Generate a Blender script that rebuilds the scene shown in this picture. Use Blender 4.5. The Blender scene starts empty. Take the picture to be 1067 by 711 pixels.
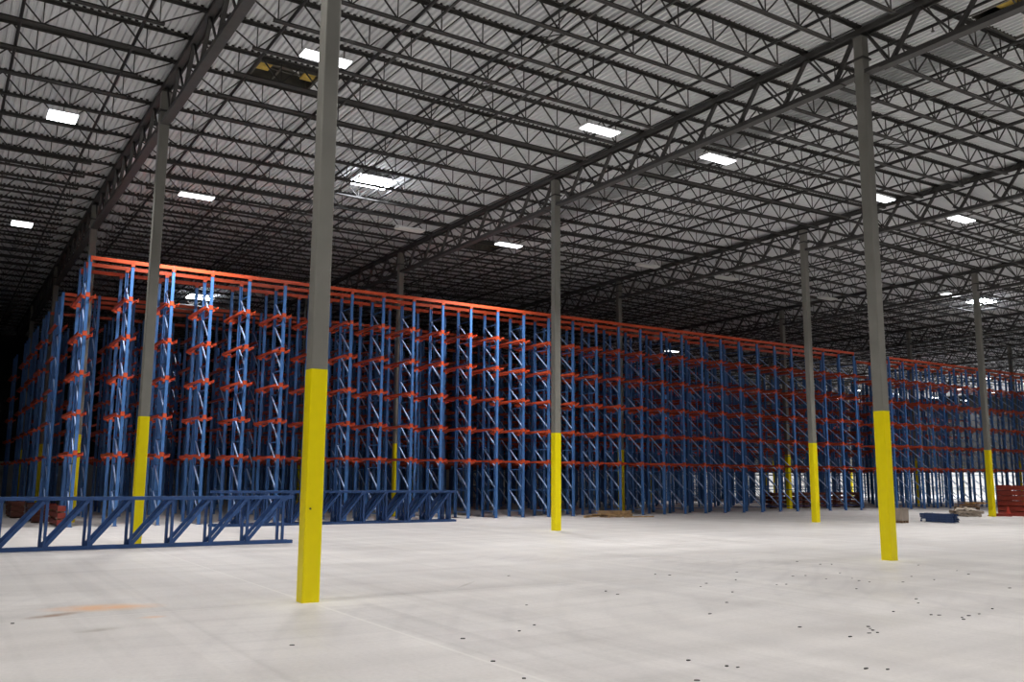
import bpy, bmesh, math, random
from mathutils import Vector, Matrix
random.seed(7)
S = bpy.context.scene
COL = S.collection

# ------------------------------------------------------------------ measures
BX, BY = 12.3876, 11.7071          # column bays
JS = BY / 8                        # joist spacing
PAINT_H = 3.05
RACK_H, LANE = 8.8, 1.32
CAM = Vector((-4.31054, -11.58161, 1.60813))
CR = Vector((0.84007, -0.542445, 0.006007))
CU = Vector((-0.087418, -0.124436, 0.988369))
CF = Vector((0.535389, 0.830824, 0.151955))
FPX = 931.9

def in_view(pts, margin=90):
    for p in pts:
        d = Vector(p) - CAM
        w = d.dot(CF)
        if w < 0.4:
            continue
        u, v = 533.5 + FPX * d.dot(CR) / w, 355.5 - FPX * d.dot(CU) / w
        if -margin < u < 1067 + margin and -margin < v < 711 + margin:
            return True
    return False

def roof(x):
    """height of the joist top chords along the gentle ridge"""
    k = x / BX
    P = [(-9, 11.64), (1, 11.64), (2, 11.91), (3, 11.72), (4, 11.64), (20, 11.64)]
    for (a, ha), (b, hb) in zip(P, P[1:]):
        if a <= k <= b:
            return ha + (hb - ha) * (k - a) / (b - a)
    return 11.64

# ------------------------------------------------------------------ materials
def mat(name, color, rough=0.5, metal=0.0, var=0.12, scale=6.0, emit=None, spec=0.5):
    m = bpy.data.materials.new(name); m.use_nodes = True
    nt = m.node_tree; b = nt.nodes['Principled BSDF']
    b.inputs['Roughness'].default_value = rough
    b.inputs['Metallic'].default_value = metal
    b.inputs['Specular IOR Level'].default_value = spec
    tc = nt.nodes.new('ShaderNodeTexCoord')
    n = nt.nodes.new('ShaderNodeTexNoise'); n.inputs['Scale'].default_value = scale
    n.inputs['Detail'].default_value = 4
    r = nt.nodes.new('ShaderNodeValToRGB')
    lo = [c * (1 - var) for c in color]; hi = [min(1, c * (1 + var)) for c in color]
    r.color_ramp.elements[0].position = .3; r.color_ramp.elements[1].position = .7
    r.color_ramp.elements[0].color = (*lo, 1); r.color_ramp.elements[1].color = (*hi, 1)
    nt.links.new(tc.outputs['Object'], n.inputs['Vector'])
    nt.links.new(n.outputs['Fac'], r.inputs['Fac'])
    nt.links.new(r.outputs['Color'], b.inputs['Base Color'])
    if emit:
        b.inputs['Emission Color'].default_value = (*emit[0], 1)
        b.inputs['Emission Strength'].default_value = emit[1]
    return m

M = {}
M['blue'] = mat('blue_rack_paint', (.068, .185, .46), .35, var=.1)
M['blue_brace_lit'] = mat('sidelit_blue_brace_paint', (.36, .50, .78), .28, var=.1)  # rack blue lightened to stand for side light catching the braces
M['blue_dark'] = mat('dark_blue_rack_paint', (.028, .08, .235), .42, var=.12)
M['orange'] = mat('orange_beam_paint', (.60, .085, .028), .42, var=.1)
M['dim'] = mat('shaded_beam_paint', (.11, .028, .016), .6, var=.2)  # beam paint darkened to stand for the dim light on these stacks
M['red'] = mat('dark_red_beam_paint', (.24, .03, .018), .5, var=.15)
M['yellow'] = mat('yellow_safety_paint', (.93, .78, .002), .4, var=.02, spec=.3)
M['column'] = mat('grey_column_paint', (.23, .225, .20), .5, var=.06, scale=3)
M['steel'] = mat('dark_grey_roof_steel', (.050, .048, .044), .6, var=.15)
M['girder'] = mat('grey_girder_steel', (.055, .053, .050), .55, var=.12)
M['deck'] = mat('white_roof_deck', (.73, .74, .75), .5, var=.04, scale=.6)
M['pipe'] = mat('black_pipe', (.016, .015, .015), .5)
M['housing'] = mat('white_fixture_housing', (.75, .75, .74), .4, var=.03)
M['lamp_on'] = mat('lit_lamp_diffuser', (.9, .9, .9), .5, emit=((.93, .96, 1.0), 6.0))
M['lamp_bright'] = mat('bright_lamp_diffuser', (.9, .9, .9), .5, emit=((.92, .95, 1.0), 12.0))
M['lamp_glow'] = mat('glowing_lamp_lens', (.9, .9, .9), .5, emit=((.88, .92, 1.0), 32.0))
M['lamp_off'] = mat('unlit_lamp_diffuser', (.62, .62, .58), .5, var=.03)
M['wall'] = mat('wall_panel_painted_gloom', (.62, .62, .60), .7, var=.04, scale=.4)
def paint_gloom_above(m, split):  # paints gloom into the wall colour above the split height
    nt = m.node_tree; b = nt.nodes['Principled BSDF']; src = b.inputs['Base Color'].links[0].from_socket
    tc = nt.nodes.new('ShaderNodeTexCoord'); sp = nt.nodes.new('ShaderNodeSeparateXYZ')
    nt.links.new(tc.outputs['Object'], sp.inputs[0])
    g = nt.nodes.new('ShaderNodeMath'); g.operation = 'GREATER_THAN'; g.inputs[1].default_value = split
    nt.links.new(sp.outputs['Z'], g.inputs[0])
    x = nt.nodes.new('ShaderNodeMix'); x.data_type = 'RGBA'; x.inputs[7].default_value = (.010, .010, .011, 1)
    nt.links.new(g.outputs[0], x.inputs[0]); nt.links.new(src, x.inputs[6]); nt.links.new(x.outputs[2], b.inputs['Base Color'])
paint_gloom_above(M['wall'], 2.6)
M['insul'] = mat('yellow_insulation', (.44, .31, .06), .85, var=.4, scale=5)
M['hatch'] = mat('dark_hatch_metal', (.09, .085, .07), .6, var=.3, scale=4)
M['wood'] = mat('raw_timber', (.46, .30, .15), .75, var=.28, scale=7)
M['wood_grey'] = mat('weathered_timber', (.22, .135, .08), .8, var=.4, scale=7)
M['film'] = mat('pale_stretch_film', (.36, .30, .24), .5, var=.4, scale=9)
M['carton'] = mat('grey_brown_board', (.30, .25, .21), .8, var=.15, scale=3)
M['tarp'] = mat('blue_bundle_paint', (.022, .05, .14), .5, var=.3, scale=14)
M['white'] = mat('white_tag', (.8, .8, .78), .5)
M['cone'] = mat('red_orange_plastic', (.48, .05, .03), .5)
M['scrap'] = mat('dark_scrap', (.045, .042, .042), .7, var=.4)
M['bolt'] = mat('rusty_bolt', (.10, .08, .04), .5)

def floor_material():
    m = bpy.data.materials.new('dusty_concrete'); m.use_nodes = True
    nt = m.node_tree; L = nt.links.new; b = nt.nodes['Principled BSDF']
    tc = nt.nodes.new('ShaderNodeTexCoord')
    def noise(scale, sx=1, sy=1, rot=0, det=5, dist=0):
        mp = nt.nodes.new('ShaderNodeMapping')
        mp.inputs['Scale'].default_value = (sx, sy, 1); mp.inputs['Rotation'].default_value = (0, 0, rot)
        n = nt.nodes.new('ShaderNodeTexNoise'); n.inputs['Scale'].default_value = scale
        n.inputs['Detail'].default_value = det; n.inputs['Distortion'].default_value = dist
        L(tc.outputs['Object'], mp.inputs['Vector']); L(mp.outputs['Vector'], n.inputs['Vector'])
        return n
    def ramp(src, p0, c0, p1, c1):
        r = nt.nodes.new('ShaderNodeValToRGB'); e = r.color_ramp.elements
        e[0].position, e[1].position = p0, p1; e[0].color = (*c0, 1); e[1].color = (*c1, 1)
        L(src, r.inputs['Fac']); return r.outputs['Color']
    def mix(kind, fac, a, c):
        x = nt.nodes.new('ShaderNodeMix'); x.data_type = 'RGBA'; x.blend_type = kind
        if isinstance(fac, float): x.inputs[0].default_value = fac
        else: L(fac, x.inputs[0])
        L(a, x.inputs[6])
        if isinstance(c, tuple): x.inputs[7].default_value = (*c, 1)
        else: L(c, x.inputs[7])
        return x.outputs[2]
    base = ramp(noise(.22).outputs['Fac'], .32, (.635, .610, .597), .7, (.695, .673, .662))
    streak = ramp(noise(1.1, 1, .09, .75, 6, .6).outputs['Fac'], .36, (.91, .91, .92), .62, (1, 1, 1))
    streak2 = ramp(noise(1.6, .08, 1, .25, 6, .4).outputs['Fac'], .36, (.90, .90, .90), .6, (1, 1, 1))
    fine = ramp(noise(22, det=3).outputs['Fac'], .3, (.93, .93, .93), .6, (1, 1, 1))
    c = mix('MULTIPLY', 1.0, base, streak); c = mix('MULTIPLY', 1.0, c, streak2); c = mix('MULTIPLY', 1.0, c, fine)
    # curved tyre tracks swept round the open floor
    for (cx, cy, sc, w) in ((1.0, 9.5, .62, .9), (13.0, -9.0, .5, .85)):
        mp = nt.nodes.new('ShaderNodeMapping'); mp.inputs['Location'].default_value = (-cx, -cy, 0)
        L(tc.outputs['Object'], mp.inputs['Vector'])
        wv = nt.nodes.new('ShaderNodeTexWave'); wv.wave_type = 'RINGS'; wv.rings_direction = 'Z'
        wv.inputs['Scale'].default_value = sc; wv.inputs['Distortion'].default_value = 2.5
        wv.inputs['Detail'].default_value = 3; wv.inputs['Detail Scale'].default_value = .4
        L(mp.outputs['Vector'], wv.inputs['Vector'])
        tr = ramp(wv.outputs['Fac'], .0, (.95, .95, .955), .2, (1, 1, 1))
        gate = ramp(noise(.18, det=2).outputs['Fac'], .48, (0, 0, 0), .6, (1, 1, 1))
        c = mix('MULTIPLY', gate, c, tr)
    # fine criss-crossing sweep marks
    for rot, amt in ((.95, .945), (.55, .95), (2.3, .96)):
        c = mix('MULTIPLY', 1.0, c, ramp(noise(3.2, 1, .02, rot, 3, .25).outputs['Fac'], .34, (amt, amt, amt), .44, (1, 1, 1)))
    # pale dust filled saw cuts on the column lines
    sp = nt.nodes.new('ShaderNodeSeparateXYZ'); L(tc.outputs['Object'], sp.inputs[0])
    for axis, period in (('X', BX), ('Y', BY)):
        pp = nt.nodes.new('ShaderNodeMath'); pp.operation = 'PINGPONG'; pp.inputs[1].default_value = period / 2
        L(sp.outputs[axis], pp.inputs[0])
        c = mix('MIX', ramp(pp.outputs[0], .012, (.45, .45, .45), .03, (0, 0, 0)), c, (.76, .745, .72))
    # orange and dark patches on the left
    def patch(c, cx, cy, rx, ry, rot, col, amt):
        mp = nt.nodes.new('ShaderNodeMapping'); mp.vector_type = 'TEXTURE'
        mp.inputs['Location'].default_value = (cx, cy, 0); mp.inputs['Rotation'].default_value = (0, 0, rot)
        mp.inputs['Scale'].default_value = (rx, ry, 1)
        L(tc.outputs['Object'], mp.inputs['Vector'])
        g = nt.nodes.new('ShaderNodeTexGradient'); g.gradient_type = 'SPHERICAL'
        L(mp.outputs['Vector'], g.inputs['Vector'])
        n = noise(5, det=6)
        ml = nt.nodes.new('ShaderNodeMath'); ml.operation = 'MULTIPLY'
        L(g.outputs['Fac'], ml.inputs[0]); L(n.outputs['Fac'], ml.inputs[1])
        f = ramp(ml.outputs[0], .04, (0, 0, 0), .42, (amt, amt, amt))
        return mix('MIX', f, c, col)
    c = patch(c, -2.35, .75, .85, .42, -.25, (.75, .40, .18), .75)
    c = patch(c, -2.95, .35, .45, .16, .4, (.28, .17, .10), .8)
    c = patch(c, -2.0, -.35, .2, .12, 0, (.72, .42, .24), .6)
    c = patch(c, -2.65, -1.0, .3, .14, .2, (.32, .29, .26), .6)
    c = patch(c, 2.75, .62, .55, .05, .75, (.36, .34, .31), .75)
    # pale dust round the column feet
    for (x, y) in ((0, 0), (BX, 0), (BX, BY)):
        c = patch(c, x, y, 1.3, 1.0, .3, (.74, .72, .68), .7)
    L(c, b.inputs['Base Color'])
    rr = ramp(noise(.9).outputs['Fac'], .3, (.42,) * 3, .7, (.62,) * 3)
    L(rr, b.inputs['Roughness'])
    bp = nt.nodes.new('ShaderNodeBump'); bp.inputs['Strength'].default_value = .04
    L(noise(30).outputs['Fac'], bp.inputs['Height']); L(bp.outputs['Normal'], b.inputs['Normal'])
    return m
M['floor'] = floor_material()

# ------------------------------------------------------------------ mesh tools
class MB:
    def __init__(s): s.v, s.f, s.mi = [], [], []
    def add(s, vs, fs, mi=0):
        o = len(s.v); s.v += [tuple(v) for v in vs]
        s.f += [tuple(i + o for i in f) for f in fs]; s.mi += [mi] * len(fs); return s
    def box(s, x0, x1, y0, y1, z0, z1, mi=0):
        vs = [(x, y, z) for z in (z0, z1) for y in (y0, y1) for x in (x0, x1)]
        return s.add(vs, [(0, 2, 3, 1), (4, 5, 7, 6), (0, 1, 5, 4), (2, 6, 7, 3), (0, 4, 6, 2), (1, 3, 7, 5)], mi)
    def bar(s, p, q, w, h, mi=0, up=(0, 0, 1)):
        p, q = Vector(p), Vector(q); d = (q - p).normalized(); u = Vector(up)
        if abs(d.dot(u)) > .98: u = Vector((0, 1, 0))
        a = d.cross(u).normalized() * w / 2; b = a.cross(d).normalized() * h / 2
        vs = [c + i * a + j * b for c in (p, q) for (i, j) in ((-1, -1), (1, -1), (1, 1), (-1, 1))]
        return s.add(vs, [(3, 2, 1, 0), (4, 5, 6, 7), (0, 1, 5, 4), (1, 2, 6, 5), (2, 3, 7, 6), (3, 0, 4, 7)], mi)
    def tube(s, p, q, r, n=8, mi=0, r2=None):
        p, q = Vector(p), Vector(q); d = (q - p).normalized(); r2 = r if r2 is None else r2
        u = Vector((0, 0, 1)) if abs(d.z) < .9 else Vector((1, 0, 0))
        a = d.cross(u).normalized(); b = d.cross(a)
        vs = [c + rr * (math.cos(t) * a + math.sin(t) * b) for c, rr in ((p, r), (q, r2)) for t in [2 * math.pi * i / n for i in range(n)]]
        fs = [(i, (i + 1) % n, n + (i + 1) % n, n + i) for i in range(n)] + [tuple(reversed(range(n))), tuple(range(n, 2 * n))]
        return s.add(vs, fs, mi)
    def prism(s, prof, axis, a, b, mi=0):
        """closed 2-D profile swept along an axis from a to b"""
        n = len(prof)
        def P(t, u, v): return {'z': (u, v, t), 'x': (t, u, v), 'y': (u, t, v)}[axis]
        vs = [P(t, u, v) for t in (a, b) for (u, v) in prof]
        return s.add(vs, [(i, (i + 1) % n, n + (i + 1) % n, n + i) for i in range(n)] + [tuple(reversed(range(n))), tuple(range(n, 2 * n))], mi)
    def mesh(s, name, *mats):
        me = bpy.data.meshes.new(name); me.from_pydata(s.v, [], s.f)
        for m in mats: me.materials.append(m)
        me.polygons.foreach_set('material_index', s.mi)
        bm = bmesh.new(); bm.from_mesh(me); bmesh.ops.recalc_face_normals(bm, faces=bm.faces[:]); bm.to_mesh(me); bm.free()
        me.update(); return me

def tag(o, label=None, cat=None, group=None, kind=None):
    if label: o['label'] = label
    if cat: o['category'] = cat
    if group: o['group'] = group
    if kind: o['kind'] = kind
    return o
def obj(name, me, parent=None, loc=(0, 0, 0), rot=(0, 0, 0)):
    o = bpy.data.objects.new(name, me); COL.objects.link(o)
    o.location = loc; o.rotation_euler = rot
    if parent: o.parent = parent
    return o
def thing(name, label, cat, loc=(0, 0, 0), rot=(0, 0, 0), group=None, kind='thing'):
    return tag(obj(name, None, None, loc, rot), label, cat, group, kind)
def copy_tree(o, parent=None):
    c = o.copy(); COL.objects.link(c); c.parent = parent
    for ch in list(o.children): copy_tree(ch, c)
    return c

_o = 'zeroth first second third fourth fifth sixth seventh eighth ninth tenth eleventh twelfth thirteenth fourteenth fifteenth sixteenth seventeenth eighteenth nineteenth'.split()
def ordinal(n):
    if n < 20: return _o[n]
    t, u = divmod(n, 10)
    return {2: 'twentieth', 3: 'thirtieth', 4: 'fortieth'}[t] if u == 0 else {2: 'twenty', 3: 'thirty', 4: 'forty'}[t] + '-' + _o[u]

# ------------------------------------------------------------------ the setting
X0, X1, Y0, Y1 = -4 * BX, 98.0, -32.0, 62.0
obj('floor', MB().box(X0, X1, Y0, Y1, -.3, 0).mesh('floor', M['floor']))['kind'] = 'structure'
wz = 12.5
obj('wall_back', MB().box(X0 - .3, X1 + .3, Y1, Y1 + .3, -.3, wz).mesh('wall_back', M['wall']))['kind'] = 'structure'
obj('wall_front', MB().box(X0 - .3, X1 + .3, Y0 - .3, Y0, -.3, wz).mesh('wall_front', M['wall']))['kind'] = 'structure'
obj('wall_left', MB().box(X0 - .3, X0, Y0, Y1, -.3, wz).mesh('wall_left', M['wall']))['kind'] = 'structure'
obj('wall_right', MB().box(X1, X1 + .3, Y0, Y1, -.3, wz).mesh('wall_right', M['wall']))['kind'] = 'structure'

HATCHES = [(1.65, 3.15, JS * 6 + .14, JS * 7 - .14), (14.1, 15.9, -JS * 2 + .14, -JS - .14), (14.5, 16.1, JS * 14 + .14, JS * 15 - .14)]
def build_deck():
    mb = MB(); per = BX / 81; n = int((X1 - X0) / per)
    for i in range(n):
        x = X0 + i * per
        segs = [(Y0, Y1)]
        for (hx0, hx1, hy0, hy1) in HATCHES:
            if x + per > hx0 and x < hx1:
                segs = [s for (a, b) in segs for s in ((a, hy0), (hy1, b)) if s[1] > s[0]]
        xs = [x, x + .048, x + .064, x + .137, x + per]
        zs = [0, 0, .065, .065, 0]
        for (a, b) in segs:
            vs = [(px, y, roof(px) + pz + .026) for y in (a, b) for px, pz in zip(xs, zs)]
            mb.add(vs, [(k, k + 1, 6 + k, 5 + k) for k in range(4)])
    return mb.mesh('ceiling', M['deck'])
obj('ceiling', build_deck())['kind'] = 'structure'
# roof skin above the hatches is part of each hatch box

# ------------------------------------------------------------------ columns
def col_prof(s, r):
    p = []
    for (cx, cy, a0) in ((s - r, s - r, 0), (-s + r, s - r, 90), (-s + r, -s + r, 180), (s - r, -s + r, 270)):
        for k in range(4):
            t = math.radians(a0 + 30 * k); p.append((cx + r * math.cos(t), cy + r * math.sin(t)))
    return p
HW = .118
shaft_me = MB().prism(col_prof(HW, .028), 'z', 0, 10.45).mesh('column_shaft', M['column'])
band_me = MB().prism(col_prof(HW + .004, .03), 'z', 0, PAINT_H).mesh('yellow_band', M['yellow'])
cap_me = MB().box(-.14, .14, -.124, .124, 0, .03).mesh('cap_plate', M['girder'])
clip_me = MB().box(-.15, .15, -.15, .15, -.02, .02).mesh('clamp', M['girder'])
bolt_me = MB().tube((0, 0, 0), (.012, 0, 0), .014).mesh('bolt', M['bolt'])
where = {(0, 0): 'nearest grey column with tall yellow base, standing alone on the open floor left of centre',
         (0, 1): 'grey column with yellow base standing behind the long blue truss frames on the left',
         (1, 0): 'tall grey and yellow column on the open floor right of centre',
         (1, 1): 'slim grey and yellow column in the middle, just left of the loose timber',
         (2, 1): 'grey and yellow column standing before the right end of the long rack',
         (3, 1): 'grey and yellow column beside the timber heap and dark red beams',
         (0, 2): 'yellow-based column behind the left end of the long front rack',
         (1, 2): 'yellow-based column showing through the front rack left of the middle column',
         (2, 2): 'yellow-based column showing faintly through the front rack right of the middle column',
         (3, 2): 'yellow-based column showing through the right part of the long front rack',
         (4, 2): 'yellow-based column showing through the shorter rack on the right'}
columns = []
for i in range(-1, 7):
    for j in range(-1, 5):
        x, y = i * BX, j * BY
        if not in_view([(x, y, z) for z in (0, 1, 3, 6, 9, 11)], 10): continue
        lab = where.get((i, j)) or f'dark far column rising behind the racks, {ordinal(j + 1)} line back, {ordinal(i + 2)} across'
        c = thing('steel_column', lab, 'column', (x, y, 0), group='columns carrying the roof girders')
        h = roof(x) - .20
        s = obj('column_shaft', shaft_me, c); s.scale.z = (h - .03) / 10.45
        tag(obj('yellow_band', band_me, c), 'bright yellow painted lower length of the column')
        obj('cap_plate', cap_me, c, (0, 0, h - .03))
        obj('clamp', clip_me, c, (0, 0, h - .55))
        if (i, j) == (0, 0):
            obj('bolt', bolt_me, c, (-.06, -HW - .004, 1.2), (0, 0, -math.pi / 2)); obj('bolt', bolt_me, c, (HW + .003, .03, 1.22))

# ------------------------------------------------------------------ girders (run away from the camera, one per bay)
def girder_webs():
    """(p, q, thick) for one span in local coordinates, y 0..BY, z down from 0"""
    out = []
    for n in range(8):
        a, b, m = n * JS, (n + 1) * JS, (n + .5) * JS
        if n == 0: a += .14
        if n == 7: b -= .14
        out += [((0, a, -.08), (0, m, -1.02)), ((0, b, -.08), (0, m, -1.02))]
    return out
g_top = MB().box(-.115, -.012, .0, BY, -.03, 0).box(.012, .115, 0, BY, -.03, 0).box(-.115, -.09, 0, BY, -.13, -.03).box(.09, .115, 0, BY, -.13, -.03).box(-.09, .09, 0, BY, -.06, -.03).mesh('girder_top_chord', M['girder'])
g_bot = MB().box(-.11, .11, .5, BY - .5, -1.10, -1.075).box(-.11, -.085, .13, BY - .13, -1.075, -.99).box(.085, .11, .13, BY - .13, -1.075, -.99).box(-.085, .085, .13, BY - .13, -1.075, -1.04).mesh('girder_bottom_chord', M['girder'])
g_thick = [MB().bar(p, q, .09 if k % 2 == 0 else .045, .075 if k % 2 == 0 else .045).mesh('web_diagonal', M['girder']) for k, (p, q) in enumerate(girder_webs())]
lat = MB()
for k, (p, q) in enumerate(girder_webs()): lat.bar(p, q, .09 if k % 2 == 0 else .045, .075 if k % 2 == 0 else .045)
g_lat = lat.mesh('web_lattice', M['girder'])
for i in range(-2, 7):
    for j in range(-1, 5):
        x, y = i * BX, j * BY
        z = roof(x) - .05
        if not in_view([(x, y + t * BY, z - d) for t in (0, .25, .5, .75, 1) for d in (0, 1)], 40): continue
        near = i in (0, 1, 2) and j in (-1, 0, 1)
        side = {0: 'over the left columns', 1: 'over the two middle columns', 2: 'over the column before the right rack end'}.get(i, f'on the {ordinal(i + 3)} column line')
        g = thing('roof_girder', f'dark grey lattice roof girder {side}, {ordinal(j + 2)} span away', 'girder', (x, y, z), group='lattice girders under the roof')
        obj('top_chord', g_top, g); obj('bottom_chord', g_bot, g)
        if near:
            for w in g_thick: obj('web_diagonal', w, g)
        else:
            obj('web_lattice', g_lat, g)

# ------------------------------------------------------------------ open web joists
NP = 12; PW = BX / NP; JD = .60
def joist_parts():
    t, b, w = MB(), MB(), MB()
    for s in (-1, 1):
        t.box(.02, BX - .02, s * .055 - .035 if s > 0 else -.09 + .0, s * .055 + .035 if s > 0 else -.02, -.008, 0)
        t.box(.02, BX - .02, .02 if s > 0 else -.028, .028 if s > 0 else -.02, -.06, -.008)
        b.box(PW * 1.0 - .1, BX - PW + .1, .012 if s > 0 else -.06, .06 if s > 0 else -.012, -JD - .008, -JD)
        b.box(PW * 1.0 - .1, BX - PW + .1, .012 if s > 0 else -.02, .02 if s > 0 else -.012, -JD, -JD + .05)
    for k in range(81):                                   # dark teeth in the deck flutes, standing on the top chord
        x = k * BX / 81
        if .1 < x < BX - .2: t.box(x + .067, x + .134, -.07, -.05, -.009, .050)
    for k in range(1, NP):
        x = k * PW
        w.bar((x, 0, -JD + .02), (x, 0, -.03), .022, .022)
        l = x - PW * .5 if k > 1 else .12
        r = x + PW * .5 if k < NP - 1 else BX - .12
        w.bar((x, 0, -JD + .02), (l, 0, -.03), .028, .028); w.bar((x, 0, -JD + .02), (r, 0, -.03), .028, .028)
    w.box(.0, .16, -.05, .05, -.062, -.008); w.box(BX - .16, BX, -.05, .05, -.062, -.008)
    return t, b, w
jt, jb, jw = joist_parts()
jt_me, jb_me, jw_me = jt.mesh('joist_top_chord', M['steel']), jb.mesh('joist_bottom_chord', M['steel']), jw.mesh('joist_web', M['steel'])
half = MB()
for m_ in (jb, jw): half.add(m_.v, m_.f)
half_me = half.mesh('joist_lattice', M['steel'])
whole = MB()
for m_ in (jt, jb, jw): whole.add(m_.v, m_.f)
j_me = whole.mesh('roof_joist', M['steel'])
cand = []
for i in range(-3, 7):
    for n in range(-12, 40):
        x, y = i * BX, n * JS
        if y < Y0 + 1 or y > Y1 - 1 or x < X0 + 1 or x + BX > X1: continue
        if in_view([(x + t * BX, y, 11.4) for t in (0, .125, .25, .375, .5, .625, .75, .875, 1)], 60):
            d = min((Vector((x + t * BX, y, 11.4)) - CAM).length for t in (0, .5, 1))
            cand.append((d, i, n, x, y))
cand.sort()
bay_name = {-1: 'left of the left girder', 0: 'between left and middle girders', 1: 'first bay right of middle girder', 2: 'second bay right of middle girder'}
rest = MB()
for k, (d, i, n, x, y) in enumerate(cand):
    ang = math.atan2(roof(x + BX) - roof(x), BX)
    loc, rot = (x, y, roof(x) + .024), (0, -ang, 0)
    bn = bay_name.get(i, f'{ordinal(-i)} bay left of left girder' if i < 0 else f'{ordinal(i)} bay right of middle girder')
    at = f'{ordinal(n - 8)} beyond middle column' if n > 8 else 'in line with middle column' if n == 8 else f'{ordinal(8 - n)} nearer than middle column'
    lab = f'grey roof joist {bn}, {at}'
    if k < 130:
        o = thing('roof_joist', lab, 'joist', loc, rot, 'open web joists under the roof deck')
        obj('top_chord', jt_me, o); obj('bottom_chord', jb_me, o); obj('web', jw_me, o)
    elif k < 298:
        o = thing('roof_joist', lab, 'joist', loc, rot, 'open web joists under the roof deck')
        obj('top_chord', jt_me, o); obj('web_lattice', half_me, o)
    else:
        R_ = Matrix.Translation(loc) @ Matrix.Rotation(-ang, 4, 'Y')
        rest.add([R_ @ Vector(v) for v in whole.v], whole.f)
if rest.v:
    tag(obj('roof_joist', rest.mesh('far_roof_joist', M['steel'])), 'farthest roof joists fading into the dark beyond the racks', 'joist', None, 'stuff')
print('JOISTS', len(cand))

# ------------------------------------------------------------------ bridging angles and sprinkler pipes (run with the girders)
def run_line(x, ya, yb): return in_view([(x, ya + t * (yb - ya), 11.2) for t in [k / 24 for k in range(25)]], 20)
brace_x = {3: [(.33, 0), (.62, 1)],}
for i in range(-1, 6):
    for f, cross in ((.31, 0), (.52, 1), (.605, 0)):
        x = (i + f) * BX
        if x < X0 + 1 or x > X1 - 1 or not run_line(x, -14, 58): continue
        z = roof(x)
        side = {-1: 'left of the left girder', 0: 'between the left and middle girders'}.get(i, f'{ordinal(i)} bay right of the middle girder')
        rowname = {.31: 'near', .52: 'middle', .605: 'far'}[f]
        b = thing('joist_bridging', f'thin straight steel bridging tying the joists, {rowname} row, {side}', 'bridging', (x, 0, z), group='bridging rows between the joists')
        ya, yb = -12 * JS, 38 * JS
        obj('top_angle', MB().box(-.02, .02, ya, yb, -.065, -.055 + .0).box(-.02, -.014, ya, yb, -.1, -.065).mesh('top_angle', M['steel']), b)
        obj('bottom_angle', MB().box(-.022, .022, ya, yb, -JD + .075, -JD + .083).box(-.022, -.015, ya, yb, -JD + .083, -JD + .12).mesh('bottom_angle', M['steel']), b)
        if cross:
            m_ = MB()
            for n in range(-6, 30, 1):
                if n % 2: continue
                y = n * JS
                m_.bar((.0, y + .1, -.08), (.0, y + JS - .1, -JD + .1), .02, .02); m_.bar((.03, y + .1, -JD + .1), (.03, y + JS - .1, -.08), .02, .02)
            obj('cross_bracing', m_.mesh('cross_bracing', M['steel']), b)
k = 0
for n in range(-4, 32):
    x = 1.15 + 2.33 * n
    q_ = (x % PW) / PW                                     # keep clear of the joist webs
    x += (.25 - q_) * PW if q_ < .25 else (.75 - q_) * PW if q_ > .75 else 0
    if x < X0 + 1 or x > X1 - 2 or not run_line(x, -14, 58): continue
    if abs((x / BX) - round(x / BX)) * BX < .3: continue
    z = roof(x) - JD + .135
    p = thing('sprinkler_pipe', f'black sprinkler pipe running the length of the roof, {ordinal(k + 1)} from the left', 'pipe', (x, 0, z), group='sprinkler pipes threaded through the joists')
    k += 1
    obj('pipe_run', MB().tube((0, -13 * JS, 0), (0, 39 * JS, 0), .036, 8).mesh('pipe_run', M['pipe']), p)
    if n < 8:
        for q in range(-3, 9):
            y = (q + .5) * 2 * JS
            if in_view([(x, y, z)], 5):
                obj('sprinkler_head', bpy.data.meshes.get('sprinkler_head') or MB().tube((0, 0, -.03), (0, 0, -.12), .018, 6).tube((0, 0, -.12), (0, 0, -.13), .04, 8).mesh('sprinkler_head', M['pipe']), p, (0, y, 0))

# ------------------------------------------------------------------ roof hatches
hl = ['dark open roof hatch with yellow lining behind the nearest column', 'dark open roof hatch with yellow lining at the top right corner', 'small dim roof hatch left of the middle column top']
for (x0, x1, y0, y1), lab in zip(HATCHES, hl):
    z = roof((x0 + x1) / 2) + .03
    h = thing('roof_hatch', lab, 'roof hatch', ((x0 + x1) / 2, (y0 + y1) / 2, z), group='roof hatches')
    a, b = (x1 - x0) / 2, (y1 - y0) / 2
    obj('curb', MB().box(-a - .04, -a, -b, b, -.02, .4).box(a, a + .04, -b, b, -.02, .4).box(-a - .04, a + .04, -b - .03, -b, -.1, .4).box(-a - .04, a + .04, b, b + .03, -.02, .4).mesh('curb', M['hatch']), h)
    obj('cover', MB().box(-a, a, -b, b, .36, .42).mesh('cover', M['hatch']), h)
    for s in (-1, 1):
        obj('insulation_panel', MB().box(min(s * a * .96, s * a * .55), max(s * a * .96, s * a * .55), -b * .98, b * .2, .05, .09).mesh('insulation_panel', M['insul']), h)
    obj('frame_bar', MB().bar((-a, 0, .1), (a, 0, .1), .05, .05).bar((-a * .2, -b, .1), (-a * .2, b, .1), .05, .05).mesh('frame_bar', M['hatch']), h)
    obj('actuator', MB().box(.1, .2, -.45, -.3, .02, .16).bar((.15, -.37, .12), (.4, .1, .12), .03, .03).mesh('actuator', M['housing']), h)

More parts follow.
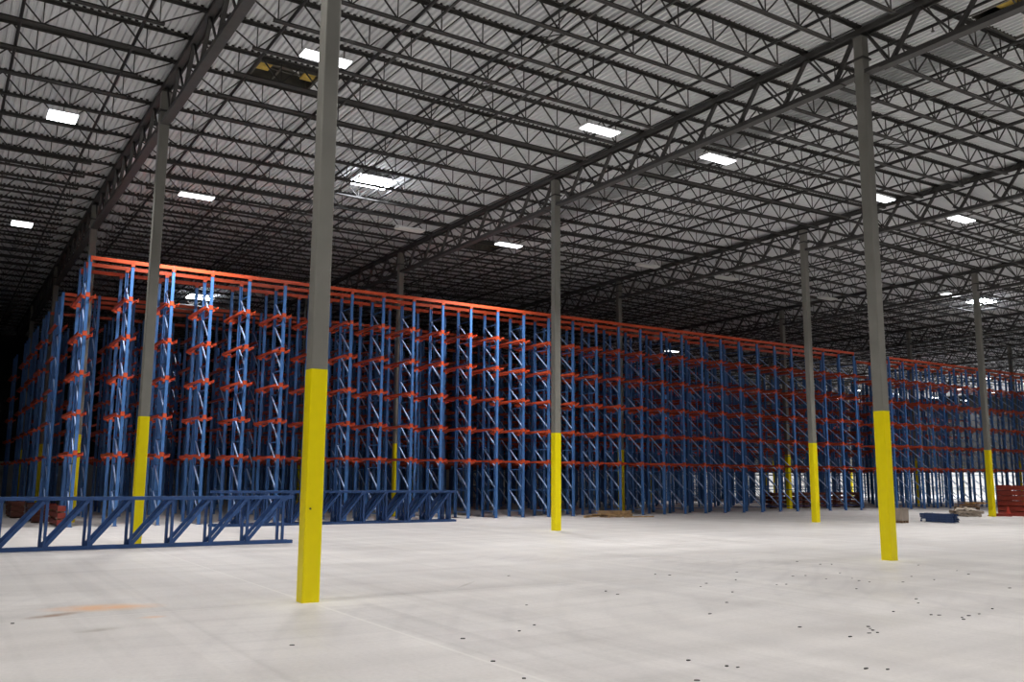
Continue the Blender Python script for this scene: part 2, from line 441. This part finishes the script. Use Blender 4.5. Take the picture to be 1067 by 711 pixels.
# ------------------------------------------------------------------ light fixtures
FL, FW = 1.12, .42
house_me = MB().prism([(-FW / 2, 0), (FW / 2, 0), (FW / 2, .035), (FW * .25, .085), (-FW * .25, .085), (-FW / 2, .035)], 'x', -FL / 2, FL / 2).mesh('fixture_housing', M['housing'])
def diffuser(m): return MB().box(-FL / 2 + .02, FL / 2 - .02, -FW / 2 + .02, FW / 2 - .02, -.022, -.002).mesh('diffuser', m)
diff = {k: diffuser(M[v]) for k, v in (('on', 'lamp_on'), ('bright', 'lamp_bright'), ('off', 'lamp_off'))}
GL, GW = 1.28, 1.0  # panel widened to take in the lamp's bloom and the lit deck
glow_house = MB().box(-GL / 2, GL / 2, -GW / 2, GW / 2, .015, .07).mesh('fixture_housing', M['housing'])
diff['glow'] = MB().box(-GL / 2 + .01, GL / 2 - .01, -GW / 2 + .01, GW / 2 - .01, -.05, .013).mesh('diffuser', M['lamp_glow'])
hang_me = MB().tube((0, 0, 0), (0, 0, .08), .006, 5).mesh('hanger', M['pipe'])
POWER = 222.0
def lamp(power, spread, tint):
    l = bpy.data.lights.new('lamp', 'AREA'); l.shape = 'RECTANGLE'; l.size = FL - .06; l.size_y = FW - .06
    l.energy = power; l.spread = math.radians(spread); l.color = tint
    return l
lamp_std = lamp(POWER, 112, (1.0, .975, .94)); lamp_rack = lamp(POWER * 2.2, 125, (1.0, .975, .94)); lamp_low = lamp(POWER * .25, 110, (1, 1, 1)); lamp_dim = lamp(POWER * .42, 125, (1.0, .965, .925)); lamp_far = lamp(POWER * 2.2, 140, (.93, .96, 1.0))
def fixture(x, y, state, lab, z=None, data=None):
    high = z is not None
    drop = roof(x) - 11.64
    z = 11.64 - JD - .16 if z is None else z
    f = thing('ceiling_light', lab, 'ceiling light', (x, y, z), group='flat panel lights under the roof')
    obj('housing', glow_house if state == 'glow' else house_me, f); obj('diffuser', diff[state], f)
    if state in ('on', 'bright'): obj('lamp', data or lamp_std, f, (0, 0, -.03))
    if not high:
        for s in (-1, 1):
            hg = obj('hanger', hang_me, f, (s * .4, 0, .08)); hg.scale.z = (drop + .07) / .08
    return f
seen = [(-2.18, 13.47, 'bright', 'glaring white ceiling light high on the left, the nearer of two'),
        (-2.19, 25.5, 'bright', 'glaring white ceiling light at the far left edge'),
        (2.36, 6.53, 'on', 'lit panel light partly hidden by the nearest column'),
        (2.42, 18.4, 'on', 'lit panel light between the left column and the nearest column'),
        (10.18, 18.08, 'off', 'unlit grey panel light above the rack, right of the nearest column'),
        (10.05, 6.40, 'on', 'lit panel light up and right of the middle column top'),
        (14.48, 17.87, 'on', 'lit panel light just left of the middle column, below its girder'),
        (14.28, 6.21, 'on', 'lit panel light midway between the middle column and the right column'),
        (21.43, 5.86, 'on', 'lit panel light half hidden by the tall right column'),
        (25.97, 5.74, 'on', 'lit panel light right of the tall right column'),
        (21.49, 17.46, 'off', 'unlit panel light above the rack, right of the middle column'),
        (26.16, 17.27, 'off', 'unlit panel light above the rack, left of the column before its right end'),
        (33.89, 17.67, 'off', 'unlit panel light left of the tall right column, above the gap in the racks'),
        (38.13, 13.57, 'on', 'lit panel light left of the farthest right column'),
        (40.64, 36.57, 'on', 'lit panel light glimpsed through the top of the long rack'),
        (63.0, 32.5, 'on', 'lit panel light seen over the top of the right rack')]
for x, y, s, lab in seen:
    f = fixture(x, y, s, lab, None, lamp_low if y > 25 and x < 0 else lamp_rack if 13 < y < 19 and x > 0 else None)
    if s == 'bright': f.scale = (.62, 1.75, 1)
for x, y, lab in ((7.40, 15.33, 'broad bright light tucked between joists, whitening the truss below it'),
                  (44.1, 15.33, 'broad bright light tucked between joists beside the farthest right column'),
                  (7.5, 38.78, 'broad bright light between joists glimpsed over the left end of the rack')):
    fixture(x, y, 'glow', lab, roof(x) - .17)
# rows of the same lights over the open floor behind the camera and beyond the right hand racks
for x in (-6.4, -2.2, 2.4, 6.9, 10.1, 14.4, 21.4, 26.0, 31.0):
    for y in (-.2, -6.0, -12.5):
        if not in_view([(x, y, 10.9)], 60): fixture(x, y, 'on', 'lit panel light over the open floor behind the camera', None, lamp_dim)
for x in (76.0, 83.0, 90.0, 96.0):
    for y in (33.0, 40.0, 47.0, 54.0): fixture(x, y, 'bright', 'lit panel light over the bright floor beyond the right rack', None, lamp_far)
for x in (37.5, 48.0, 56.0):
    for y in (6.0, 0.0):
        if not in_view([(x, y, 10.9)], 60): fixture(x, y, 'on', 'lit panel light over the floor in front of the right rack')

# ------------------------------------------------------------------ pallet racks
FD, PD = 1.07, 2.25                       # depth of the laced frame, place of the third post
LV = (2.28, 3.58, 4.86, 6.15, 7.43)
pw, pd, th = .05, .04, .012
def channel(mb, y, z0, z1, s):
    """open-backed post: web and two flanges with lips"""
    w0 = y - s * pd
    mb.box(-pw, pw, min(w0, w0 + s * th), max(w0, w0 + s * th), z0, z1)
    for e in (-1, 1):
        mb.box(min(e * pw, e * (pw - th)), max(e * pw, e * (pw - th)), min(w0 + s * th, y + s * pd), max(w0 + s * th, y + s * pd), z0, z1)
        mb.box(min(e * (pw - th), e * (pw - .03)), max(e * (pw - th), e * (pw - .03)), min(y + s * pd, y + s * (pd - th)), max(y + s * pd, y + s * (pd - th)), z0, z1)
    return mb
post_me = [channel(MB(), y, .012, RACK_H, s).mesh('post', M['blue']) for y, s in ((0, 1), (FD, -1), (PD, 1))]
foot_me = MB().box(-.08, .08, -.08, .08, 0, .012).tube((.06, .06, .012), (.06, .06, .03), .012, 6).tube((-.06, -.06, .012), (-.06, -.06, .03), .012, 6).mesh('foot_plate', M['blue_dark'])
PITCH = .868
braces = [((0, FD - .03, .25 + PITCH * (n + 1)), (0, .03, .25 + PITCH * n + .04)) for n in range(9)] 
struts = [((0, .03, .25 + PITCH * n), (0, FD - .03, .25 + PITCH * n)) for n in range(10)]
brace_me = MB().bar((0, FD - .03, PITCH), (0, .03, .04), .042, .042).mesh('diagonal_brace', M['blue_brace_lit'])
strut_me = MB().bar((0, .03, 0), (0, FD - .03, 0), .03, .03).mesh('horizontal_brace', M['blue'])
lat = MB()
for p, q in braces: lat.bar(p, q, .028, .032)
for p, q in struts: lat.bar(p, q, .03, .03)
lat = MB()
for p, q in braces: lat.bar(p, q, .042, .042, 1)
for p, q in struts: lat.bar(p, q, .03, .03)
lattice_me = lat.mesh('lattice', M['blue'], M['blue_brace_lit'])
def bracket(mb, y, z, mi=0):
    mb.box(-.062, .062, y - .052, y - .041, z - .02, z + .13, mi)      # clip plate on the post
    mb.box(-.063, -.051, y - .05, y + .05, z - .02, z + .13, mi); mb.box(.051, .063, y - .05, y + .05, z - .02, z + .13, mi)
    for s in (-1, 1):
        mb.add([(s * .06, y - .035, z + .0), (s * .24, y - .035, z + .0), (s * .24, y - .035, z - .03), (s * .06, y - .035, z - .10),
                (s * .06, y + .035, z + .0), (s * .24, y + .035, z + .0), (s * .24, y + .035, z - .03), (s * .06, y + .035, z - .10)],
               [(0, 1, 2, 3), (4, 7, 6, 5), (0, 4, 5, 1), (1, 5, 6, 2), (2, 6, 7, 3), (3, 7, 4, 0)], mi)
    return mb
bracket_me = bracket(MB(), 0, 0).mesh('bracket', M['orange'])
def rail(mb, s, z, mi=0):
    x = s * .17
    mb.box(x - .055, x + .055, -.16, PD + .16, z, z + .012, mi)
    mb.box(x + s * .045 - .006, x + s * .045 + .006, -.16, PD + .16, z + .012, z + .075, mi)
    return mb
rail_me = [rail(MB(), s, 0).mesh('rail', M['orange']) for s in (-1, 1)]
def plain_rack():
    mb = MB()
    for y, s in ((0, 1), (FD, -1), (PD, 1)): channel(mb, y, .012, RACK_H, s); mb.box(-.08, .08, y - .08, y + .08, 0, .012)
    for p, q in braces: mb.bar(p, q, .028, .032)
    for p, q in struts: mb.bar(p, q, .03, .03)
    for z in LV:
        for y in (0, PD): bracket(mb, y, z, 1)
        for s in (-1, 1): rail(mb, s, z, 1)
    return mb.mesh('rack_frame', M['blue'], M['orange'])
plain_me = plain_rack()

def full_rack(loc, lab, group, single):
    r = thing('rack_frame', lab, 'rack frame', loc, group=group)
    for y, me in zip((0, FD, PD), post_me):
        p = obj('post', me, r); obj('foot_plate', foot_me, p, (0, y, 0))
    if single:
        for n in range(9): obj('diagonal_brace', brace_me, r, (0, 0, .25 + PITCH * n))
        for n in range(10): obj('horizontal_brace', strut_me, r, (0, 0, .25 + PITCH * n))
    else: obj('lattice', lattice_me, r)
    for z in LV:
        for y in (0, PD): obj('bracket', bracket_me, r, (0, y, z))
        for me in rail_me: tag(obj('rail', me, r, (0, 0, z)), 'orange pallet rail')
    return r
def mid_rack(loc, lab, group):
    r = thing('rack_frame', lab, 'rack frame', loc, group=group)
    for y, me in zip((0, FD, PD), post_me): obj('post', me, r)
    obj('lattice', lattice_me, r)
    for z in LV:
        for me in rail_me: tag(obj('rail', me, r, (0, 0, z)), 'orange pallet rail')
    return r

tb = MB().box(.055, LANE - .055, -.025, .025, -.13, -.005)
tie_me = tb.mesh('tie_beam', M['orange'])
clip2_me = [MB().box(min(0, -e * .045), max(0, -e * .045), -.056, -.043, -.21, 0).box(min(e * .002, e * .011), max(e * .002, e * .011), -.056, .04, -.21, 0).mesh('end_connector', M['orange']) for e in (1, -1)]
def tie(x, y, lab, group, parts=True):
    if parts:
        t = thing('tie_beam', lab, 'beam', (x, y, RACK_H), group=group)
        obj('beam_bar', tie_me, t, (0, -.02, 0))
        obj('end_connector', clip2_me[0], t, (.05, 0, 0)); obj('end_connector', clip2_me[1], t, (LANE - .05, 0, 0))
    else:
        tag(obj('tie_beam', tie_me, None, (x, y, RACK_H)), lab, 'beam', group, 'thing')

LX0, RX0, FRONT = -.43, 42.42, 20.15
NL, NR = 31, 16
ROWS = [20.15, 27.3, 32.35, 37.0, 41.6, 49.3]
row_word = ['front row', 'second row back', 'third row back', 'fourth row back', 'fifth row back', 'sixth row back']
n_tie = 0
for r, y in enumerate(ROWS):
    for k in range(NL):
        x = LX0 + k * LANE
        lab = f'blue rack frame with orange rails, {ordinal(k + 1)} from left in the long rack, {row_word[r]}'
        if r == 0: full_rack((x, y, 0), lab, 'blue frames of the long front rack', True)
        elif r == 1 : mid_rack((x, y, 0), lab, 'blue frames of the racks behind')
        else: tag(obj('rack_frame', plain_me, None, (x, y, 0)), lab, 'rack frame', 'blue frames of the racks behind', 'thing')
    if r < 3:
        for q, yy in enumerate((0, FD, PD)):
            if r == 2 and q: continue
            for k in range(NL - 1):
                place = ['front', 'middle', 'back'][q]
                tie(LX0 + k * LANE, y + yy, f'orange top beam, {ordinal(k + 1)} from left, {place} line of the long rack, {row_word[r]}', 'orange top beams of the long rack', r == 0)
                n_tie += 1
for r, y in enumerate(ROWS[:5]):
    for k in range(NR):
        x = RX0 + k * LANE
        lab = f'blue rack frame with orange rails, {ordinal(k + 1)} from left in the right rack, {row_word[r]}'
        if r == 0: full_rack((x, y, 0), lab, 'blue frames of the right rack', False)
        else: tag(obj('rack_frame', plain_me, None, (x, y, 0)), lab, 'rack frame', 'blue frames of the racks behind', 'thing')
    for q, yy in enumerate((0, FD, PD)):
        if r > 1 or r and q != 0: continue
        for k in range(NR - 1):
            place = ['front', 'middle', 'back'][q]
            tie(RX0 + k * LANE, y + yy, f'orange top beam, {ordinal(k + 1)} from left, {place} line of the right rack, {row_word[r]}', 'orange top beams of the right rack', r == 0)
            n_tie += 1
print('TIES', n_tie)

# ------------------------------------------------------------------ upright frames lying on the floor
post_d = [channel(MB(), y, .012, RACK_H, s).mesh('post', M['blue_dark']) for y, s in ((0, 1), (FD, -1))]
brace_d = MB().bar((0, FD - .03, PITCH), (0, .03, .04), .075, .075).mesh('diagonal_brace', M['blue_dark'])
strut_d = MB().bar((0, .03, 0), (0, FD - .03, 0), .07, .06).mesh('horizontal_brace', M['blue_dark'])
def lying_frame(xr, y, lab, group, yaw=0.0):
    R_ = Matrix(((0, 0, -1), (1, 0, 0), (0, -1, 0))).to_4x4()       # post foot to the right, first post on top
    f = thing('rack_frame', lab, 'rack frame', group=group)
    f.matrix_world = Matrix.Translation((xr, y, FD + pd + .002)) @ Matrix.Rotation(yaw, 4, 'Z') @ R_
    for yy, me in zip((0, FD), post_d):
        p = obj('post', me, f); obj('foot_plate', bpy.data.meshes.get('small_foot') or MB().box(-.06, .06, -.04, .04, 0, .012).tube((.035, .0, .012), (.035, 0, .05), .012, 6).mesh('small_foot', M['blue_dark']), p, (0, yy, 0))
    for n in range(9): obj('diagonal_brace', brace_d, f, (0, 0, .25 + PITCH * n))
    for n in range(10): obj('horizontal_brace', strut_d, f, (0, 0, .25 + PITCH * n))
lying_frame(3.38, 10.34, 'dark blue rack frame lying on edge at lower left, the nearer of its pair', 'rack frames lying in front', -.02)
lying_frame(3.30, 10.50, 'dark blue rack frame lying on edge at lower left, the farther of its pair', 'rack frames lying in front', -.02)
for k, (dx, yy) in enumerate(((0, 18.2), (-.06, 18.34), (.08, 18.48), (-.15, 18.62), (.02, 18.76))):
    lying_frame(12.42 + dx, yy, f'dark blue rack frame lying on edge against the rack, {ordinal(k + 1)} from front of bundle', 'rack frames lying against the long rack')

# ------------------------------------------------------------------ loose goods on the floor
def beam_mesh(length, m, w=.07, h=.14):
    mb = MB()
    mb.prism([(-w / 2, 0), (w / 2, 0), (w / 2, h * .72), (w * .15, h * .72), (w * .15, h), (-w / 2, h)], 'y', 0, length)
    for y in (-.006, length): mb.box(-w / 2 - .03, w / 2 + .02, y, y + .006, -.0, h + .03)
    return mb.mesh('pallet_beam', m)
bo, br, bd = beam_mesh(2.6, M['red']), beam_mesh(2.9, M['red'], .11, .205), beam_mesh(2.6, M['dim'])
dun = MB().box(-.45, .45, -.04, .04, 0, .06).mesh('timber_bearer', M['wood_grey'])
def beam_stack(x, y, layers, per, me, pitch_x, pitch_z, lab, group, rot=0, bl=.07, blen=2.6, bh=.06):
    for l in range(layers):
        z = l * pitch_z
        for yy in (.35, blen - .35):
            d = Matrix.Rotation(rot, 4, 'Z') @ Vector(((per - 1) * pitch_x / 2, yy, 0))
            o = obj('timber_bearer', dun, None, (x + d.x, y + d.y, z), (0, 0, rot)); o.scale.x = per * pitch_x / .9; o.scale.z = bh / .06
            tag(o, f'timber bearer under the {lab}', 'timber', group + ' bearers', 'thing')
        for k in range(per):
            d = Matrix.Rotation(rot, 4, 'Z') @ Vector((k * pitch_x, 0, 0))
            tag(obj('pallet_beam', me, None, (x + d.x, y + d.y, z + bh), (0, 0, rot)), f'{ordinal(l + 1)} layer beam, {lab}', 'beam', group, 'thing')
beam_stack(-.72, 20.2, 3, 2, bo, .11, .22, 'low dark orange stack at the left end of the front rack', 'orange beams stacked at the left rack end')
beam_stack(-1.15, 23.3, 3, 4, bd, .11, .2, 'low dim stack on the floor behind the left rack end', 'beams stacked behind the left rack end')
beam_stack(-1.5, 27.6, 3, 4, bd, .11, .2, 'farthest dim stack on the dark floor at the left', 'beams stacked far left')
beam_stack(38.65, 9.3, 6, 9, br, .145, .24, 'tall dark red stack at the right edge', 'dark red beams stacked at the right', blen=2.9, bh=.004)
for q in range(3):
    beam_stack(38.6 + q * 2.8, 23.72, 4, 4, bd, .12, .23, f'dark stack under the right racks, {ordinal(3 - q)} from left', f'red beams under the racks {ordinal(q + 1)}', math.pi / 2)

# grey brown board box right of the tall column
bx = thing('board_crate', 'grey brown board box standing right of the tall yellow column', 'box', (27.45, 9.95, 0), (0, 0, .12))
bmb = MB().box(-.27, .27, -.27, .27, .09, .53); obj('box_body', bmb.mesh('box_body', M['carton']), bx)
obj('lid_flap', MB().box(-.285, .285, -.285, .285, .53, .55).mesh('lid_flap', M['carton']), bx)
for s in (-.2, 0, .2): obj('runner', MB().box(s - .04, s + .04, -.27, .27, 0, .09).mesh('runner', M['wood_grey']), bx)

# blue bundle
bb = thing('bundle', 'low dark blue bundle of steel lying on the floor on the right', 'bundle', (29.25, 9.4, 0), (0, 0, -.03))
for r_ in range(4):
    for c_ in range(6):
        j = random.uniform(-.04, .04)
        obj('angle_bar', MB().prism([(-.035, 0), (.035, 0), (.035, .02), (-.01, .03), (-.01, .075), (-.035, .075)], 'y', -.68 + j, .68 + j).mesh('angle_bar', M['tarp']), bb, (-.2 + c_ * .08, 0, .02 + r_ * .082))
for y_ in (-.45, .45): obj('strap', MB().box(-.25, .25, y_ - .02, y_ + .02, .352, .36).box(-.255, -.248, y_ - .02, y_ + .02, 0, .36).box(.248, .255, y_ - .02, y_ + .02, 0, .36).mesh('strap', M['tarp']), bb)
obj('tag', MB().box(-.27, -.256, .42, .56, .02, .13).mesh('tag', M['white']), bb)

# pallets and timber
def pallet(loc, rot, lab, m, group=None, L=1.2, W=1.0):
    p = thing('wooden_pallet', lab, 'pallet', loc, (rot[0], rot[1], rot[2]), group)
    for k in range(6):
        x = -L / 2 + .06 + k * (L - .12) / 5
        obj('deck_board', bpy.data.meshes.get(f'deck_board_{m.name}_{W}') or MB().box(-.05, .05, -W / 2, W / 2, .11, .13).mesh(f'deck_board_{m.name}_{W}', m), p, (x, 0, 0))
    for y in (-W / 2 + .03, 0, W / 2 - .03):
        obj('stringer', MB().box(-L / 2, L / 2, y - .02, y + .02, .02, .11).mesh('stringer', m), p)
    for x in (-L / 2 + .06, 0, L / 2 - .06):
        obj('bottom_board', MB().box(x - .05, x + .05, -W / 2, W / 2, 0, .02).mesh('bottom_board', m), p)
    return p
def plank(x, y, z, length, rz, m, lab, group, w=.1, t=.03, ry=0.0, name='timber_plank'):
    tag(obj(name, MB().box(-length / 2, length / 2, -w / 2, w / 2, 0, t).mesh(name, m), None, (x, y, z), (0, ry, rz)), lab, 'plank', group, 'thing')
pallet((20.55, 18.95, 0), (0, 0, .12), 'flat raw timber pallet on the floor just right of the middle column', M['wood'], None, 1.5, 1.0)
for k in range(4):
    plank(20.4 + .12 * k, 18.6 + .17 * k, .132 + .032 * k, 1.7, .05 - .09 * k, M['wood'], f'raw timber plank on the flat pallet right of the middle column, {ordinal(k + 1)} from the front', 'planks on the flat pallet', .12)
plank(19.25, 18.95, 0, .8, .5, M['wood'], 'short raw timber plank sticking out left of the flat pallet', 'planks beside the flat pallet', .09, .09)
plank(21.35, 18.15, 0, 1.5, -.12, M['wood'], 'pale raw timber plank lying in front of the flat pallet', 'planks beside the flat pallet', .09, .05)

for k in range(3):
    pallet((37.5 + .03 * k, 13.25 - .05 * k, .135 * k), (0, 0, .4 + .12 * k), f'weathered timber pallet in the heap left of the farthest column, {["lowest", "middle", "topmost"][k]} of three', M['wood_grey'], 'weathered pallets in the heap')
for k in range(7):
    plank(37.6 + random.uniform(-.2, .3), 13.05 + random.uniform(-.4, .3), .406 + .033 * k, random.uniform(.7, 1.2), random.uniform(-1.6, .3), random.choice([M['wood_grey'], M['wood']]),
          'broken timber board on top of the weathered pallet heap', 'broken boards on the pallet heap', .1, .03)
for k in range(2):
    pallet((36.15 + .03 * k, 12.4 - .03 * k, .135 * k), (0, 0, -.9 + .2 * k), f'pale timber pallet at the foot of the farthest column, {["lower", "upper"][k]} of two', M['film'], 'pale pallets by the farthest column')
fm = bmesh.new(); bmesh.ops.create_icosphere(fm, subdivisions=3, radius=1)
for v in fm.verts:
    n = .75 + .35 * math.sin(7 * v.co.x + 3 * v.co.y) * math.cos(5 * v.co.y - 2 * v.co.z) + random.uniform(-.07, .07)
    v.co = Vector((v.co.x * .5 * n, v.co.y * .33 * n, max(-.02, v.co.z * .16 * n)))
me = bpy.data.meshes.new('plastic_wrap'); fm.to_mesh(me); fm.free(); me.materials.append(M['film'])
tag(obj('plastic_wrap', me, None, (36.15, 12.4, .285), (0, 0, -.9)), 'crumpled pale plastic wrap on the pale pallets', 'plastic wrap', None, 'thing')
for k in range(4):
    plank(37.85 + .03 * k, 11.75 - .02 * k, .0 + .031 * k, 1.0, -1.2 + .1 * k, M['red'], f'low dark timber board between the farthest column and the red stack, {ordinal(k + 1)} from the bottom', 'dark boards before the red stack', .3, .03)
cn = thing('safety_cone', 'small red-orange cone beside the dark red beam stack', 'cone', (38.15, 11.5, .125)); cn.scale = (.7, .7, .75)
obj('cone_body', MB().tube((0, 0, .02), (0, 0, .46), .13, 14, 0, .025).mesh('cone_body', M['cone']), cn)
obj('cone_base', MB().box(-.17, .17, -.17, .17, 0, .02).mesh('cone_base', M['cone']), cn)

# scraps scattered on the floor
pts = [(4.08, -1.11), (4.0, -1.47), (6.28, 0.29), (6.4, 0.06), (6.07, -1.13), (5.69, -1.39), (5.61, -2.11), (7.8, -0.14), (6.86, -1.0), (3.78, -3.48), (4.71, -2.86), (6.9, -1.81), (7.07, -1.85), (8.13, -1.09), (8.38, -1.15), (10.41, 0.71), (10.33, 0.09), (8.28, -1.65), (10.53, -0.02), (9.29, -1.15), (7.53, -2.78), (8.52, -2.1), (8.5, -2.31), (8.72, -1.82), (5.9, -4.51), (8.98, -2.58), (9.86, -2.15), (11.87, -0.97), (7.26, -3.93), (6.91, -4.19), (6.06, -4.91), (6.13, -4.97), (6.18, -5.23), (6.39, -5.19), (6.06, -5.32), (6.65, -5.17), (7.23, -5.01), (9.69, -3.9), (9.74, -2.64), (11.09, -2.43), (4.62, -5.07), (4.53, -5.16), (4.45, -5.25), (4.26, -5.34), (4.36, -5.37), (3.89, -5.38), (3.93, -4.7), (1.73, -5.85), (1.68, -5.77), (1.06, -6.04), (2.77, -6.59), (2.64, -6.47), (1.57, -5.41), (11.52, -1.96), (-3.39, -0.08), (-1.21, -2.88), (-0.1, -5.26), (0.38, -3.42), (0.05, -4.54), (2.29, -1.72), (1.12, -3.33), (3.97, 1.33), (1.48, -3.09)]
scr = []
for k in range(6):
    mb = MB(); a = random.uniform(.014, .03); b = random.uniform(.007, .013); h = random.uniform(.004, .009)
    prof = [(-a, -b), (-a * .2, -b * 1.3), (a, -b * .6), (a * .8, b), (0, b * 1.2), (-a * .8, b * .7)]
    mb.prism(prof, 'z', 0, h); scr.append(mb.mesh('floor_scrap', M['scrap']))
for k, (x, y) in enumerate(pts):
    tag(obj('floor_scrap', scr[k % 6], None, (x, y, 0), (0, 0, random.uniform(-.9, .0))), 'small dark scrap lying on the pale concrete floor', 'scrap', 'scraps scattered on the floor', 'thing')

# ------------------------------------------------------------------ world and camera
w = bpy.data.worlds.new('world'); S.world = w; w.use_nodes = True
w.node_tree.nodes['Background'].inputs['Color'].default_value = (.5, .55, .65, 1)
w.node_tree.nodes['Background'].inputs['Strength'].default_value = .01
cam = bpy.data.cameras.new('camera'); co = bpy.data.objects.new('camera', cam); COL.objects.link(co)
cam.sensor_width = 36; cam.lens = FPX / 1067 * 36; cam.clip_end = 400
co.matrix_world = Matrix(((CR.x, CU.x, -CF.x, CAM.x), (CR.y, CU.y, -CF.y, CAM.y), (CR.z, CU.z, -CF.z, CAM.z), (0, 0, 0, 1)))
S.camera = co
S.view_settings.view_transform = 'Standard'
S.view_settings.look = 'None'
S.view_settings.exposure = 0
S.cycles.use_denoising = True
S.cycles.max_bounces = 6
S.cycles.diffuse_bounces = 4
S.cycles.sample_clamp_indirect = 6
